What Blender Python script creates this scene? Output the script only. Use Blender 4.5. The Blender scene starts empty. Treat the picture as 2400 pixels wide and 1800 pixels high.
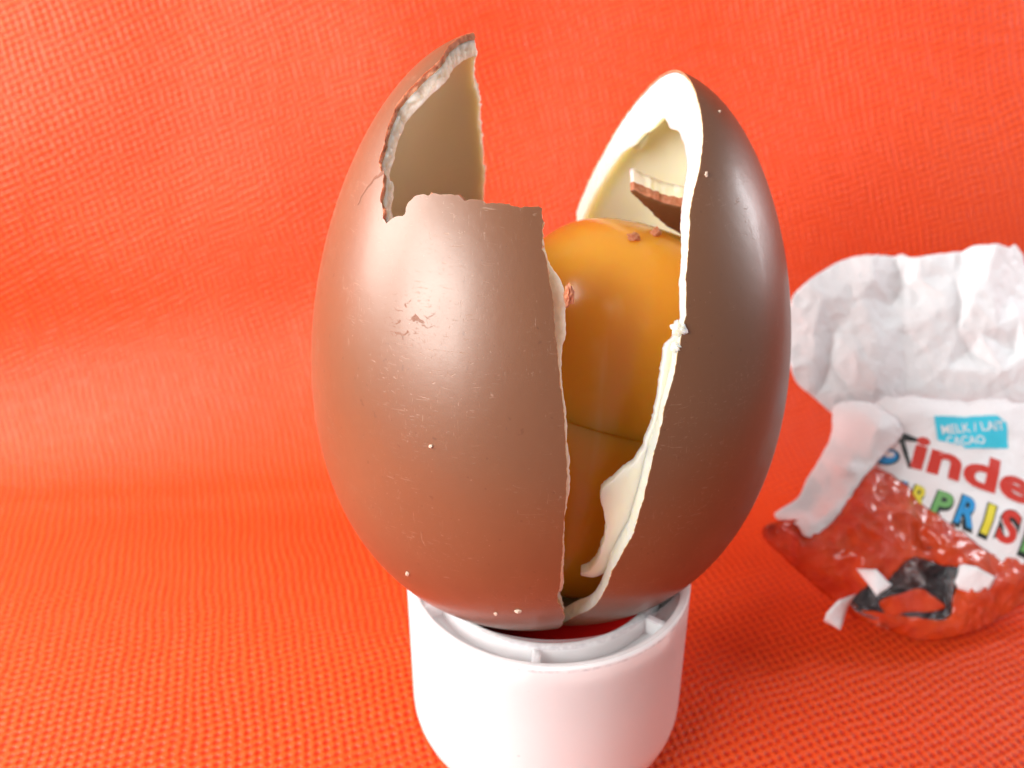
import bpy, bmesh, math, random
from mathutils import Vector, Matrix, geometry, noise
random.seed(7)
scene = bpy.context.scene
# All modelling is written in "rim units" (1 unit = radius of the white stand = 16 mm)
# with the stand's rim plane at z = 0; S and ZF turn that into metres on the table (z = 0).
S = 0.016
ZF = 1.55
def W(p): return Vector((p[0]*S, p[1]*S, (p[2]+ZF)*S))

# ---------------------------------------------------------------- camera
cam_d = bpy.data.cameras.new("camera"); cam = bpy.data.objects.new("camera", cam_d)
scene.collection.objects.link(cam); scene.camera = cam
cam.location = W((-0.256, -5.165, 3.940))
cam.rotation_euler = (math.pi/2-0.45, 0, 0)
cam_d.sensor_width = 36; cam_d.lens = 31.5
cam_d.clip_start = 0.005; cam_d.clip_end = 20
cam_d.dof.use_dof = True; cam_d.dof.focus_distance = 4.75*S; cam_d.dof.aperture_fstop = 34

# ---------------------------------------------------------------- world and lamps
wd = bpy.data.worlds.new("World"); scene.world = wd; wd.use_nodes = True
bg = wd.node_tree.nodes["Background"]; bg.inputs[0].default_value = (1.0, 0.985, 0.96, 1); bg.inputs[1].default_value = 0.33
def area(name, pos, target, w, h, power, col):
    l = bpy.data.lights.new(name, 'AREA'); l.shape = 'RECTANGLE'; l.size = w*S; l.size_y = h*S; l.energy = power; l.color = col
    o = bpy.data.objects.new(name, l); scene.collection.objects.link(o)
    o.location = W(pos); o.rotation_euler = (W(target)-W(pos)).to_track_quat('-Z', 'Y').to_euler()
    return o
area("window_light", (-11.5, 0.5, 7.6), (0, 0, 1), 8, 8, 0.75, (1.0, 0.985, 0.96))
area("front_window_light", (-11, -10, 8.5), (0.5, 0.5, 1), 10, 8, 1.3, (1.0, 0.995, 0.98))
area("far_window_light", (11.5, 4.4, 4.6), (1.5, 0.5, 1.2), 1.4, 6, 0.19, (0.93, 0.96, 1.0))
scene.view_settings.view_transform = 'Standard'; scene.view_settings.look = 'None'
scene.view_settings.exposure = 0.0; scene.view_settings.gamma = 1.0
scene.cycles.use_denoising = True
scene.cycles.max_bounces = 10; scene.cycles.transmission_bounces = 8; scene.cycles.transparent_max_bounces = 12

# ---------------------------------------------------------------- helpers
COL = scene.collection
def mesh_obj(name, verts, faces, mats, parent=None, midx=None, smooth=True, conv=True, uvs=None):
    me = bpy.data.meshes.new(name)
    me.from_pydata([W(v) if conv else v for v in verts], [], faces)
    for m in (mats if isinstance(mats, list) else [mats]): me.materials.append(m)
    if midx: me.polygons.foreach_set("material_index", midx)
    me.polygons.foreach_set("use_smooth", [smooth]*len(me.polygons))
    if uvs:
        uv = me.uv_layers.new(name="UVMap")
        for lp in me.loops: uv.data[lp.index].uv = uvs[lp.vertex_index]
    me.update()
    o = bpy.data.objects.new(name, me); COL.objects.link(o)
    if parent: o.parent = parent; o.matrix_parent_inverse = parent.matrix_world.inverted()
    return o
def fix_normals(o):
    bm = bmesh.new(); bm.from_mesh(o.data); bmesh.ops.recalc_face_normals(bm, faces=bm.faces); bm.to_mesh(o.data); bm.free()
def empty(name, loc, label, cat, group=None):
    o = bpy.data.objects.new(name, None); o.location = W(loc); o.empty_display_size = 0.005; COL.objects.link(o)
    o['label'] = label; o['category'] = cat
    if group: o['group'] = group
    o.matrix_world = Matrix.Translation(o.location)
    return o
def sm(a, b, x):
    t = max(0.0, min(1.0, (x-a)/(b-a))); return t*t*(3-2*t)
def n3(x, y, z=0.0): return noise.noise(Vector((x, y, z)))

class NT:
    def __init__(s, name):
        s.m = bpy.data.materials.new(name); s.m.use_nodes = True; s.t = s.m.node_tree; s.n = s.t.nodes
        s.b = s.n["Principled BSDF"]
    def new(s, t, **k):
        n = s.n.new(t)
        for a, v in k.items(): setattr(n, a, v)
        return n
    def l(s, a, b): s.t.links.new(a, b)
    def set(s, **k):
        for a, v in k.items():
            s.b.inputs[a.replace('_', ' ')].default_value = v
    def coord(s, kind='Object', scale=100.0, rot=(0,0,0), sc3=None):
        tc = s.new('ShaderNodeTexCoord'); mp = s.new('ShaderNodeMapping')
        s.l(tc.outputs[kind], mp.inputs['Vector'])
        mp.inputs['Scale'].default_value = sc3 if sc3 else (scale,)*3; mp.inputs['Rotation'].default_value = rot
        return mp.outputs[0]
    def noise(s, vec, scale, detail=3, rough=.5, dist=0):
        n = s.new('ShaderNodeTexNoise'); s.l(vec, n.inputs['Vector'])
        n.inputs['Scale'].default_value = scale; n.inputs['Detail'].default_value = detail
        n.inputs['Roughness'].default_value = rough; n.inputs['Distortion'].default_value = dist
        return n.outputs['Fac']
    def ramp(s, fac, stops):
        r = s.new('ShaderNodeValToRGB'); s.l(fac, r.inputs[0]); e = r.color_ramp.elements
        while len(e) < len(stops): e.new(.5)
        for i, (p, c) in enumerate(stops):
            e[i].position = p; e[i].color = (c if len(c) == 4 else (*c, 1)) if isinstance(c, tuple) else (c, c, c, 1)
        return r.outputs[0]
    def math(s, op, a, b=None, clamp=False):
        n = s.new('ShaderNodeMath', operation=op, use_clamp=clamp)
        for i, v in enumerate((a, b)):
            if v is None: continue
            if isinstance(v, (int, float)): n.inputs[i].default_value = v
            else: s.l(v, n.inputs[i])
        return n.outputs[0]
    def mix(s, fac, a, b, blend='MIX'):
        n = s.new('ShaderNodeMix', data_type='RGBA', blend_type=blend)
        for i, v in ((0, fac), (6, a), (7, b)):
            if isinstance(v, (int, float)): n.inputs[i].default_value = v
            elif isinstance(v, tuple): n.inputs[i].default_value = (*v, 1)
            else: s.l(v, n.inputs[i])
        return n.outputs[2]
    def bump(s, h, strength, dist, prev=None):
        b = s.new('ShaderNodeBump'); b.inputs['Strength'].default_value = strength; b.inputs['Distance'].default_value = dist
        s.l(h, b.inputs['Height'])
        if prev: s.l(prev, b.inputs['Normal'])
        return b.outputs[0]

# ---------------------------------------------------------------- materials
def mat_chocolate():
    m = NT("milk_chocolate"); v = m.coord()
    base = m.mix(m.noise(v, 1.1, 4), (0.178, 0.069, 0.030), (0.140, 0.052, 0.022))
    # fine rubbed scratches, in two directions and gathered in patches
    va = m.coord(sc3=(420, 300, 2300), rot=(0.3, 0.2, 0.5)); vb = m.coord(sc3=(2300, 500, 420), rot=(0.1, 0.5, 1.1))
    sa = m.ramp(m.noise(va, 1.0, 2, .5, 3.0), [(0.66, 0.0), (0.72, 1.0)])
    sb = m.ramp(m.noise(vb, 1.0, 2, .5, 3.5), [(0.67, 0.0), (0.73, 1.0)])
    patch = m.ramp(m.noise(v, 1.3, 3), [(0.40, 0.0), (0.58, 1.0)])
    scr = m.math('MULTIPLY', m.math('MAXIMUM', sa, sb), patch)
    dots = m.ramp(m.noise(v, 26, 1), [(0.76, 0.0), (0.8, 1.0)])
    dark = m.ramp(m.noise(v, 17, 1), [(0.24, 1.0), (0.27, 0.0)])
    c = m.mix(m.math('MULTIPLY', scr, 0.15), base, (0.62, 0.42, 0.30))
    c = m.mix(m.math('MULTIPLY', dots, 0.12), c, (0.7, 0.5, 0.4))
    vd = m.new('ShaderNodeVectorMath', operation='DISTANCE'); m.l(v, vd.inputs[0]); vd.inputs[1].default_value = (-1.282, -1.304, 6.0)
    near = m.ramp(m.math('ADD', vd.outputs['Value'], m.math('MULTIPLY', m.noise(v, 7, 2), .22)), [(.22, 1.0), (.42, 0.0)])
    mk = m.ramp(m.noise(m.coord(sc3=(1100, 1100, 1600)), 1, 2, .5, 1.5), [(.57, 0.0), (.66, 1.0)])
    c = m.mix(m.math('MULTIPLY', m.math('MULTIPLY', near, mk), .45), c, (0.16, 0.05, 0.025))
    c = m.mix(m.math('MULTIPLY', dark, 0.5), c, (0.1, 0.035, 0.015))
    m.l(c, m.b.inputs['Base Color'])
    r = m.mix(m.noise(v, 2.2, 4), (0.34,)*3, (0.46,)*3); smk = m.math('MULTIPLY', m.math('MULTIPLY', near, mk), .6); r = m.mix(m.math('MULTIPLY', scr, .5), r, (0.6,)*3); m.l(m.mix(smk, r, (0.8,)*3), m.b.inputs['Roughness'])
    m.b.inputs['Specular Tint'].default_value = (1, .95, .90, 1)
    m.set(Subsurface_Weight=0.2, Subsurface_Radius=(1, .5, .25), Subsurface_Scale=0.0008, Specular_IOR_Level=0.75, Coat_Weight=0.05, Coat_Roughness=0.13)
    m.l(m.math('SUBTRACT', 0.75, m.math('MULTIPLY', smk, .55)), m.b.inputs['Specular IOR Level'])
    h = m.math('ADD', m.math('MULTIPLY', m.noise(v, 9, 3), 0.35), m.math('MULTIPLY', scr, -0.2))
    m.l(m.bump(h, 0.35, 0.0001), m.b.inputs['Normal'])
    return m.m
def mat_fracture():
    m = NT("broken_milk_chocolate"); v = m.coord()
    c = m.mix(m.ramp(m.noise(v, 24, 4), [(.3, 0.0), (.7, 1.0)]), (0.46, 0.14, 0.06), (0.62, 0.27, 0.15)); m.l(c, m.b.inputs['Base Color'])
    m.set(Roughness=0.6, Subsurface_Weight=0.5, Subsurface_Radius=(1, .45, .2), Subsurface_Scale=0.0006)
    m.l(m.bump(m.noise(v, 30, 5, .7), 0.8, 0.0003), m.b.inputs['Normal'])
    return m.m
def mat_cream(name="white_milk_lining", c1=(0.88, 0.88, 0.66), c2=(0.86, 0.85, 0.62)):
    m = NT(name); v = m.coord()
    c = m.mix(m.noise(v, 1.5, 3), c1, c2); m.l(c, m.b.inputs['Base Color'])
    m.set(Roughness=0.42, Subsurface_Weight=0.9, Subsurface_Radius=(1, .85, .5), Subsurface_Scale=0.003, Specular_IOR_Level=.45)
    m.l(m.bump(m.noise(v, 6, 3), 0.15, 0.0002), m.b.inputs['Normal'])
    return m.m
def mat_cream_rough():
    m = NT("broken_white_lining"); v = m.coord()
    c = m.mix(m.noise(v, 20, 3), (0.86, 0.73, 0.60), (0.72, 0.54, 0.42)); m.l(c, m.b.inputs['Base Color'])
    m.set(Roughness=0.5, Subsurface_Weight=1.0, Subsurface_Radius=(1, .8, .6), Subsurface_Scale=0.003)
    m.l(m.bump(m.noise(v, 30, 4, .6), 0.4, 0.0002), m.b.inputs['Normal'])
    return m.m
def mat_capsule(name, c1, c2):
    m = NT(name); v = m.coord()
    c = m.mix(m.noise(v, .9, 3), c1, c2)
    va = m.coord(sc3=(260, 260, 14), rot=(0.0, 0.35, 0.3)); sc = m.ramp(m.noise(va, 1, 2, .5, .6), [(.64, 0.0), (.74, 1.0)])
    pm = m.ramp(m.noise(v, 1.1, 2), [(.45, 0.0), (.6, 1.0)]); sc = m.math('MULTIPLY', sc, pm)
    m.l(m.mix(m.math('MULTIPLY', sc, .25), c, (0.95, 0.6, 0.25)), m.b.inputs['Base Color'])
    m.set(Roughness=0.24, Subsurface_Weight=1.0, Subsurface_Radius=(1, .55, .08), Subsurface_Scale=0.008, Specular_IOR_Level=.5)
    m.l(m.bump(sc, 0.2, 0.00006), m.b.inputs['Normal'])
    return m.m
def simple(name, col, rough=.5, **k):
    m = NT(name); m.set(Base_Color=(*col, 1), Roughness=rough, **k); return m.m
def mat_white_plastic():
    m = NT("white_plastic"); v = m.coord()
    sp = m.ramp(m.noise(v, 22, 1), [(.2, 1.0), (.23, 0.0)])
    c = m.mix(m.math('MULTIPLY', sp, .35), (0.86, 0.85, 0.85), (0.35, 0.3, 0.3)); sz = m.new('ShaderNodeSeparateXYZ'); m.l(v, sz.inputs[0])
    band = m.ramp(m.math('ABSOLUTE', m.math('SUBTRACT', sz.outputs[2], 2.432)), [(.012, 1.0), (.022, 0.0)])
    wear = m.math('MULTIPLY', band, m.ramp(m.noise(v, 9, 5, .7), [(.35, 0.1), (.6, .75)]))
    c = m.mix(wear, c, (0.42, 0.38, 0.42))
    m.l(c, m.b.inputs['Base Color'])
    m.set(Roughness=0.32, Subsurface_Weight=0.8, Subsurface_Radius=(1, .85, .82), Subsurface_Scale=0.007, Specular_IOR_Level=.45)
    m.l(m.bump(m.noise(v, 3, 3), .1, .0002), m.b.inputs['Normal'])
    return m.m
def mat_clear():
    m = NT("clear_plastic"); m.set(Base_Color=(.85, .84, .86, 1), Roughness=0.1, Alpha=.09); return m.m
def mat_paper():
    m = NT("white_foil_paper"); v = m.coord()
    m.set(Base_Color=(0.92, 0.93, 0.95, 1), Roughness=0.5, Sheen_Weight=.1)
    vw = m.new('ShaderNodeTexVoronoi', feature='DISTANCE_TO_EDGE'); m.l(v, vw.inputs['Vector']); vw.inputs['Scale'].default_value = 1.8
    b1 = m.bump(m.noise(v, 3.5, 7, .7, 1.8), 0.45, 0.0008)
    m.l(m.bump(vw.outputs[0], 0.2, 0.0006, b1), m.b.inputs['Normal'])
    return m.m
def mat_red_foil():
    m = NT("red_printed_foil"); v = m.coord()
    c = m.mix(m.ramp(m.noise(v, 2.5, 5, .6, .8), [(.35, 0.0), (.62, 1.0)]), (0.74, 0.045, 0.006), (0.84, 0.085, 0.009)); m.l(c, m.b.inputs['Base Color'])
    m.set(Roughness=0.26, Metallic=0.0, Coat_Weight=.6, Coat_Roughness=.12)
    b1 = m.bump(m.noise(v, 4.2, 8, .72, 1.8), 0.8, 0.0014)
    m.l(m.bump(m.noise(m.coord(sc3=(60, 300, 60)), 1, 4), 0.3, 0.0006, b1), m.b.inputs['Normal'])
    return m.m
def mat_silver():
    m = NT("silver_foil_inside"); v = m.coord()
    m.set(Base_Color=(0.42, 0.40, 0.41, 1), Roughness=0.16, Metallic=1.0)
    m.l(m.bump(m.noise(v, 5, 6, .65, 1.2), 0.9, 0.0015), m.b.inputs['Normal'])
    return m.m
def mat_cloth():
    m = NT("orange_red_mesh_cloth")
    tc = m.new('ShaderNodeTexCoord')
    def layer(rot, per, warp):
        mp = m.new('ShaderNodeMapping'); m.l(tc.outputs['UV'], mp.inputs['Vector']); mp.inputs['Rotation'].default_value = (0, 0, rot)
        nz = m.new('ShaderNodeTexNoise'); nz.inputs['Scale'].default_value = .45; nz.inputs['Detail'].default_value = 2; m.l(mp.outputs[0], nz.inputs['Vector'])
        vm = m.new('ShaderNodeVectorMath', operation='MULTIPLY_ADD'); m.l(nz.outputs['Color'], vm.inputs[0]); vm.inputs[1].default_value = (warp, warp, 0); m.l(mp.outputs[0], vm.inputs[2])
        sx = m.new('ShaderNodeSeparateXYZ'); m.l(vm.outputs[0], sx.inputs[0])
        a = m.math('COSINE', m.math('MULTIPLY', sx.outputs[0], 2*math.pi/per)); b = m.math('COSINE', m.math('MULTIPLY', sx.outputs[1], 2*math.pi/(per*1.15)))
        return m.ramp(m.math('ADD', m.math('MULTIPLY', m.math('MULTIPLY', a, b), -.5), .5), [(.12, 0.0), (.45, .75), (.8, 1.0)])
    l1 = layer(0.42, 0.155, .32); l2 = layer(0.72, 0.16, .5)
    h = m.math('ADD', m.math('MULTIPLY', l1, .74), m.math('MULTIPLY', l2, .26))
    v = m.coord('UV', 1.0)
    big = m.noise(v, .35, 3)
    c = m.ramp(m.math('MULTIPLY', h, m.math('ADD', m.math('MULTIPLY', m.noise(m.coord('UV', 1.0), 5, 3), .4), .8)), [(.2, (0.50, 0.020, 0.003)), (.5, (0.61, 0.045, 0.006)), (.9, (0.72, 0.082, 0.012))])
    c = m.mix(m.ramp(big, [(.3, 0.0), (.7, .35)]), c, (0.62, 0.040, 0.005))
    m.l(c, m.b.inputs['Base Color'])
    m.set(Roughness=0.46, Specular_IOR_Level=.35, Sheen_Weight=.0, Sheen_Roughness=.35)
    m.b.inputs['Sheen Tint'].default_value = (1, .75, .6, 1)
    fib = m.noise(m.coord('UV', 1.0, rot=(0, 0, .42), sc3=(30, 7, 1)), 1.0, 4, .6)
    b = m.bump(m.math('MULTIPLY', h, m.math('ADD', m.math('MULTIPLY', m.noise(v, 3.0, 4, .6), 1.2), .35)), 0.7, 0.00035); m.l(m.bump(fib, .5, .0002, b), m.b.inputs['Normal'])
    return m.m
M_CREAM_SHADED = mat_cream('shaded_milk_lining', (0.82, 0.66, 0.46), (0.78, 0.61, 0.41))  # same lining toned down to tan, the left half's inner shade in its colour
M_SEAM = simple('seam_edge', (0.60, 0.36, 0.18), .45, Subsurface_Weight=.5, Subsurface_Scale=.001)
M_CHOC, M_FRAC, M_CREAM, M_CREAMR = mat_chocolate(), mat_fracture(), mat_cream(), mat_cream_rough()
M_CAP1 = mat_capsule("amber_plastic", (0.84, 0.39, 0.04), (0.80, 0.34, 0.034)); M_CAP2 = mat_capsule("amber_plastic_base", (0.88, 0.36, 0.026), (0.86, 0.32, 0.02))
M_WHITE, M_CLEAR = mat_white_plastic(), mat_clear()
M_PAPER, M_RED, M_SILVER, M_CLOTH = mat_paper(), mat_red_foil(), mat_silver(), mat_cloth()
M_REDP = simple("red_plastic", (0.85, 0.012, 0.01), .35, Subsurface_Weight=.4, Subsurface_Scale=.002)

# ---------------------------------------------------------------- cloth: table sheet sweeping up into a draped back
def cloth():
    y0, y1 = -7.5, 5.4; verts = []; uvs = []; faces = []
    nx = 150; xs = [-14+28*i/nx for i in range(nx+1)]
    prof = []; step = .14; y = y0
    R = 2.4
    L1 = (y1-R)-y0; L2 = R*math.radians(75); L3 = 7.5
    n = int((L1+L2+L3)/step); tot = L1+L2+L3
    for i, x in enumerate(xs):
        fwd = (-0.035*x*x if x < 0 else -0.012*x*x) + 0.10*math.sin(x*0.8+.6) + .03*math.sin(x*1.9+2)
        fwd = max(fwd, -5)
        for j in range(n+1):
            s = tot*j/n
            if s < L1: py, pz, na = y0+s, 0, 0
            elif s < L1+L2:
                a = (s-L1)/R; py, pz, na = y1-R+R*math.sin(a), R-R*math.cos(a), a
            else:
                a = math.radians(75); q = s-L1-L2; py = y1-R+R*math.sin(a)+q*math.cos(a); pz = R-R*math.cos(a)+q*math.sin(a); na = a
            k = sm(L1-1.0, L1+L2+2.5, s)
            w = sm(L1-.5, L1+2.5, s)
            fold = w*(0.025*math.sin(x*1.15+pz*.55+.5*math.sin(pz*.8)) + 0.012*math.sin(x*2.7-pz*.8+1.0)) + 0.02*n3(x*.7, s*.7, 3)*3*sm(0, 3, abs(py-0.5)+abs(x)*.3)*w
            ripple = 0.008*w*math.sin((x*.5+pz*1.2)*1.7)
            px = x; yy = py+fwd*k; zz = pz
            yy += -(fold+ripple)*math.sin(na); zz += (fold*.3)*math.cos(na)
            zz += 0.015*w*n3(x*1.2, yy*1.2, 1.0)
            # a low crease running across the sheet on the left behind the egg
            zz += 0.03*math.exp(-((s-(L1+.35)-0.05*(x+3))/.2)**2)*sm(1.0, -1.5, x)
            verts.append((px, yy, zz-ZF)); uvs.append((x*1.6, s*1.6))
    m = n+1
    for i in range(nx):
        for j in range(n): faces.append((i*m+j, (i+1)*m+j, (i+1)*m+j+1, i*m+j+1))
    o = mesh_obj("ground_cloth", verts, faces, M_CLOTH, uvs=uvs); o['kind'] = 'structure'
    o['label'] = 'orange-red mesh cloth spread under the egg and hung up behind it'
    sd = o.modifiers.new("sub", 'SUBSURF'); sd.levels = 1; sd.render_levels = 1
    return o
cloth()

# ---------------------------------------------------------------- revolve helper
def lathe(name, prof, mat, parent, center=(0, 0, 0), frame=None, seg=128, closed=True, jit=0):
    if frame is None: frame = (Vector((1,0,0)), Vector((0,1,0)), Vector((0,0,1)))
    v = []; f = []; n = len(prof)
    for i in range(seg):
        a = 2*math.pi*i/seg
        for (r, z) in prof:
            p = Vector(center) + frame[0]*(r*math.cos(a)) + frame[1]*(r*math.sin(a)) + frame[2]*z
            v.append(p)
    for i in range(seg):
        k = (i+1) % seg
        for j in range(n if closed else n-1):
            j2 = (j+1) % n
            f.append((i*n+j, k*n+j, k*n+j2, i*n+j2))
    o = mesh_obj(name, v, f, mat, parent)
    bm = bmesh.new(); bm.from_mesh(o.data); bmesh.ops.remove_doubles(bm, verts=bm.verts, dist=1e-6)
    bmesh.ops.recalc_face_normals(bm, faces=bm.faces); bm.to_mesh(o.data); bm.free()
    return o
def arc(cr, cz, r, a0, a1, n=6): return [(cr+r*math.cos(math.radians(a0+(a1-a0)*i/n)), cz+r*math.sin(math.radians(a0+(a1-a0)*i/n))) for i in range(n+1)]

# ---------------------------------------------------------------- white stand
stand = empty("plastic_cup_stand", (0, 0, -ZF), "round white plastic cup with rounded foot holding up the split chocolate egg", "stand")
H = 1.548; rf = .5
outer = [(0.0, -H)] + [(1-rf, -H)] + arc(1-rf, -H+rf, rf, -80, 0, 10) + [(1.0, -.5), (1.0, -.035)] + arc(.985, -.02, .015, 0, 90, 3) + arc(.955, -.02, .015, 90, 180, 3) + [(.94, -.30), (.94, -.34), (.90, -1.1)] + arc(.55, -H+.45, .32, 0, -90, 6) + [(0.0, -H+.13)]
lathe("outer_wall", outer, M_WHITE, stand, closed=False)
inner = arc(.768, -.05, .032, 180, 0, 8) + [(.80, -.40), (.74, -.40), (.736, -.06)]
lathe("inner_ring", inner, M_WHITE, stand)
lathe("shelf", [(.801, -.15), (.9385, -.15), (.9385, -.2), (.801, -.2)], M_WHITE, stand)
def box(name, c, ax, ay, az, hx, hy, hz, mat, parent, bev=.006):
    v = []
    for sx in (-1, 1):
        for sy in (-1, 1):
            for sz in (-1, 1): v.append(Vector(c)+ax*hx*sx+ay*hy*sy+az*hz*sz)
    f = [(0,1,3,2),(4,6,7,5),(0,4,5,1),(2,3,7,6),(0,2,6,4),(1,5,7,3)]
    o = mesh_obj(name, v, f, mat, parent); fix_normals(o)
    if bev:
        b = o.modifiers.new("bevel", 'BEVEL'); b.width = bev*S; b.segments = 2
    return o
Z = Vector((0, 0, 1))
for k in range(6):
    a = math.radians(-97+60*k); d = Vector((math.cos(a), math.sin(a), 0))
    box("rib", (d*.869)+Vector((0, 0, -.09)), d, Z.cross(d), Z, .0665, .026, .058, M_WHITE, stand)
lathe("clear_collar", (arc(.979, .20, .008, 0, 180, 4) + [(.971, .004), (.987, .004)]), M_CLEAR, stand)
v = [(0, 0, -.34)]; f = []
for i in range(64):
    a = 2*math.pi*i/64; v.append((.735*math.cos(a), .735*math.sin(a), -.34))
    f.append((0, 1+i, 1+(i+1) % 64))
lathe("red_insert", [(0, -.36), (.5, -.345), (.69, -.16), (.733, -.15), (.733, -.40), (0, -.42)], M_REDP, stand, closed=False)

# ---------------------------------------------------------------- the chocolate egg, in two opened halves
EA, EC, EK = 1.338, 1.9163, 0.1872
class Half:
    def __init__(s, pos, n, m, w): s.p, s.n, s.m, s.w = Vector(pos), Vector(n), Vector(m), Vector(w)
    def at(s, u, v, sc=1.0, off=(0, 0, 0)):
        al = math.hypot(u, v)
        if al < 1e-9: d = Vector((-1, 0, 0))
        else:
            q = math.sin(al)/al; d = Vector((-math.cos(al), u*q, v*q))
        f = EA*(1-EK*d.z)
        x, y, z = d.x*f*sc, d.y*f*sc, d.z*EC*sc
        return s.p + s.n*x + s.m*y + s.w*z
LH = Half((-0.2165, 0.2248, 1.6317), (0.9827, 0.1671, 0.0794), (-0.1545, 0.9773, -0.1452), (-0.1019, 0.1305, 0.9862))
RH = Half((0.2928, 0.5183, 1.4657), (-0.9341, -0.1755, 0.3109), (0.2531, -0.9397, 0.2299), (0.2518, 0.2935, 0.9222))

def resample(poly, ds, amp=lambda i, p: 0, seed=0, tri=False, smooth_corner=True):
    """closed polygon -> evenly spaced points, with crumbly noise across the edge"""
    out = []; n = len(poly)
    for i in range(n):
        a = Vector(poly[i]); b = Vector(poly[(i+1) % n]); p0 = Vector(poly[i-1]); p3 = Vector(poly[(i+2) % n])
        L = (b-a).length; k = max(1, int(round(L/ds)))
        for j in range(k):
            t = j/k
            if smooth_corner and L > ds*1.5:
                # centripetal-ish spline, softened so that it cannot overshoot
                m1 = (b-p0)*.5; m2 = (p3-a)*.5
                if m1.length > L: m1 = m1*(L/m1.length)
                if m2.length > L: m2 = m2*(L/m2.length)
                q = a*(2*t**3-3*t*t+1)+m1*(t**3-2*t*t+t)+b*(-2*t**3+3*t*t)+m2*(t**3-t*t)
            else: q = a.lerp(b, t)
            out.append((q, i))
    res = []; N = len(out)
    for k, (q, i) in enumerate(out):
        tg = out[(k+1) % N][0]-out[k-1][0]
        nn = Vector((tg.y, -tg.x)).normalized() if tg.length > 1e-9 else Vector((0, 0))
        A = amp(i, q)
        z = n3(q.x*22, q.y*22, seed)*.55+n3(q.x*60, q.y*60, seed+9)*.35+n3(q.x*8, q.y*8, seed+5)*.6
        res.append(q+nn*A*z)
    return res
def fill(poly, ds):
    """triangulate a closed polygon with inner grid points"""
    vs = [Vector(p) for p in poly]; n = len(vs)
    xs = [p.x for p in vs]; ys = [p.y for p in vs]
    grid = {}
    for p in vs: grid.setdefault((int(p.x//ds), int(p.y//ds)), []).append(p)
    def near(q):
        i, j = int(q.x//ds), int(q.y//ds)
        for a in (-1, 0, 1):
            for b in (-1, 0, 1):
                for p in grid.get((i+a, j+b), ()):
                    if (p-q).length < ds*.6: return True
        return False
    pts = list(vs); y = min(ys); r = 0
    edges = [(vs[k], vs[(k+1) % n]) for k in range(n)]
    while y < max(ys):
        cr = sorted(a.x+(y-a.y)*(b.x-a.x)/(b.y-a.y) for a, b in edges if (a.y > y) != (b.y > y))
        for c0, c1 in zip(cr[::2], cr[1::2]):
            x = math.ceil(c0/ds)*ds + (ds*.5 if r % 2 else 0)
            while x < c1:
                q = Vector((x, y))
                if not near(q): pts.append(q)
                x += ds
        y += ds*.87; r += 1
    res = geometry.delaunay_2d_cdt(pts, [(k, (k+1) % n) for k in range(n)], [list(range(n))], 1, 1e-7)
    return res[0], res[2], res[1]
def boundary_loop(verts, faces):
    cnt = {}
    for f in faces:
        for k in range(len(f)):
            a, b = f[k], f[(k+1) % len(f)]
            cnt[(a, b)] = 1
    return [(a, b) for (a, b) in cnt if (b, a) not in cnt]
def dist_poly(q, poly, step=2):
    return min((q-p).length for p in poly[::step])
def slab(name, half, V, F, d0, d1, mats, parent, rings, bd, rough=.0, seed=0, topfun=None, seam=None):
    """solid between depth fractions d0..d1 of the shell; mats = (outer, wall, inner)"""
    n = len(V); verts = []; faces = []; mi = []
    dep = {}
    def P(i, dfrac, jitter=0):
        v = V[i]; t = half['t'](v, i)
        sc = 1-t*dfrac
        if jitter:
            nx, ny = bd['nrm'].get(i, (0, 0))
            g = jitter*(n3(v.x*30, v.y*30, dfrac*40+seed)+.6*n3(v.x*75, v.y*75, dfrac*60+seed))
            return half['h'].at(v.x+nx*g, v.y+ny*g, sc*(1+g*.2))
        return half['h'].at(v.x, v.y, sc)
    verts += [P(i, d0) for i in range(n)]
    verts += [P(i, d1) for i in range(n)]
    for f in faces_in(F): faces.append(tuple(f)); mi.append(0)
    for f in F: faces.append(tuple(n+i for i in reversed(f))); mi.append(2)
    E = bd['edges']; ids = {}
    bset = sorted({a for e in E for a in e})
    prev = {i: i for i in bset}
    for r in range(1, rings+1):
        fr = d0+(d1-d0)*r/rings
        if r == rings: cur = {i: n+i for i in bset}
        else:
            cur = {}
            for i in bset: cur[i] = len(verts); verts.append(P(i, fr, rough(V[i], i) if callable(rough) else rough))
        for a, b in E: faces.append((prev[b], prev[a], cur[a], cur[b])); mi.append(3 if seam and seam(V[a]) else 1)
        prev = cur
    o = mesh_obj(name, verts, faces, list(mats), parent, mi)
    me = o.data
    fix_normals(o)
    bm = bmesh.new(); bm.from_mesh(me)
    for e in bm.edges:
        if len(e.link_faces) == 2 and e.link_faces[0].material_index != e.link_faces[1].material_index: e.smooth = False
    bm.to_mesh(me); bm.free()
    return o
def faces_in(F): return F
def edge_info(V, F):
    E = boundary_loop(V, F); nrm = {}
    for a, b in E:
        d = V[b]-V[a]; x, y = d.y, -d.x; L = math.hypot(x, y) or 1
        for i in (a, b):
            p = nrm.get(i, (0, 0)); nrm[i] = (p[0]+x/L*.5, p[1]+y/L*.5)
    return {'edges': E, 'nrm': nrm}
def circ(a0, a1, r=math.pi/2, n=24):
    return [(r*math.cos(math.radians(a0+(a1-a0)*i/n)), r*math.sin(math.radians(a0+(a1-a0)*i/n))) for i in range(n+1)]

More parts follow.
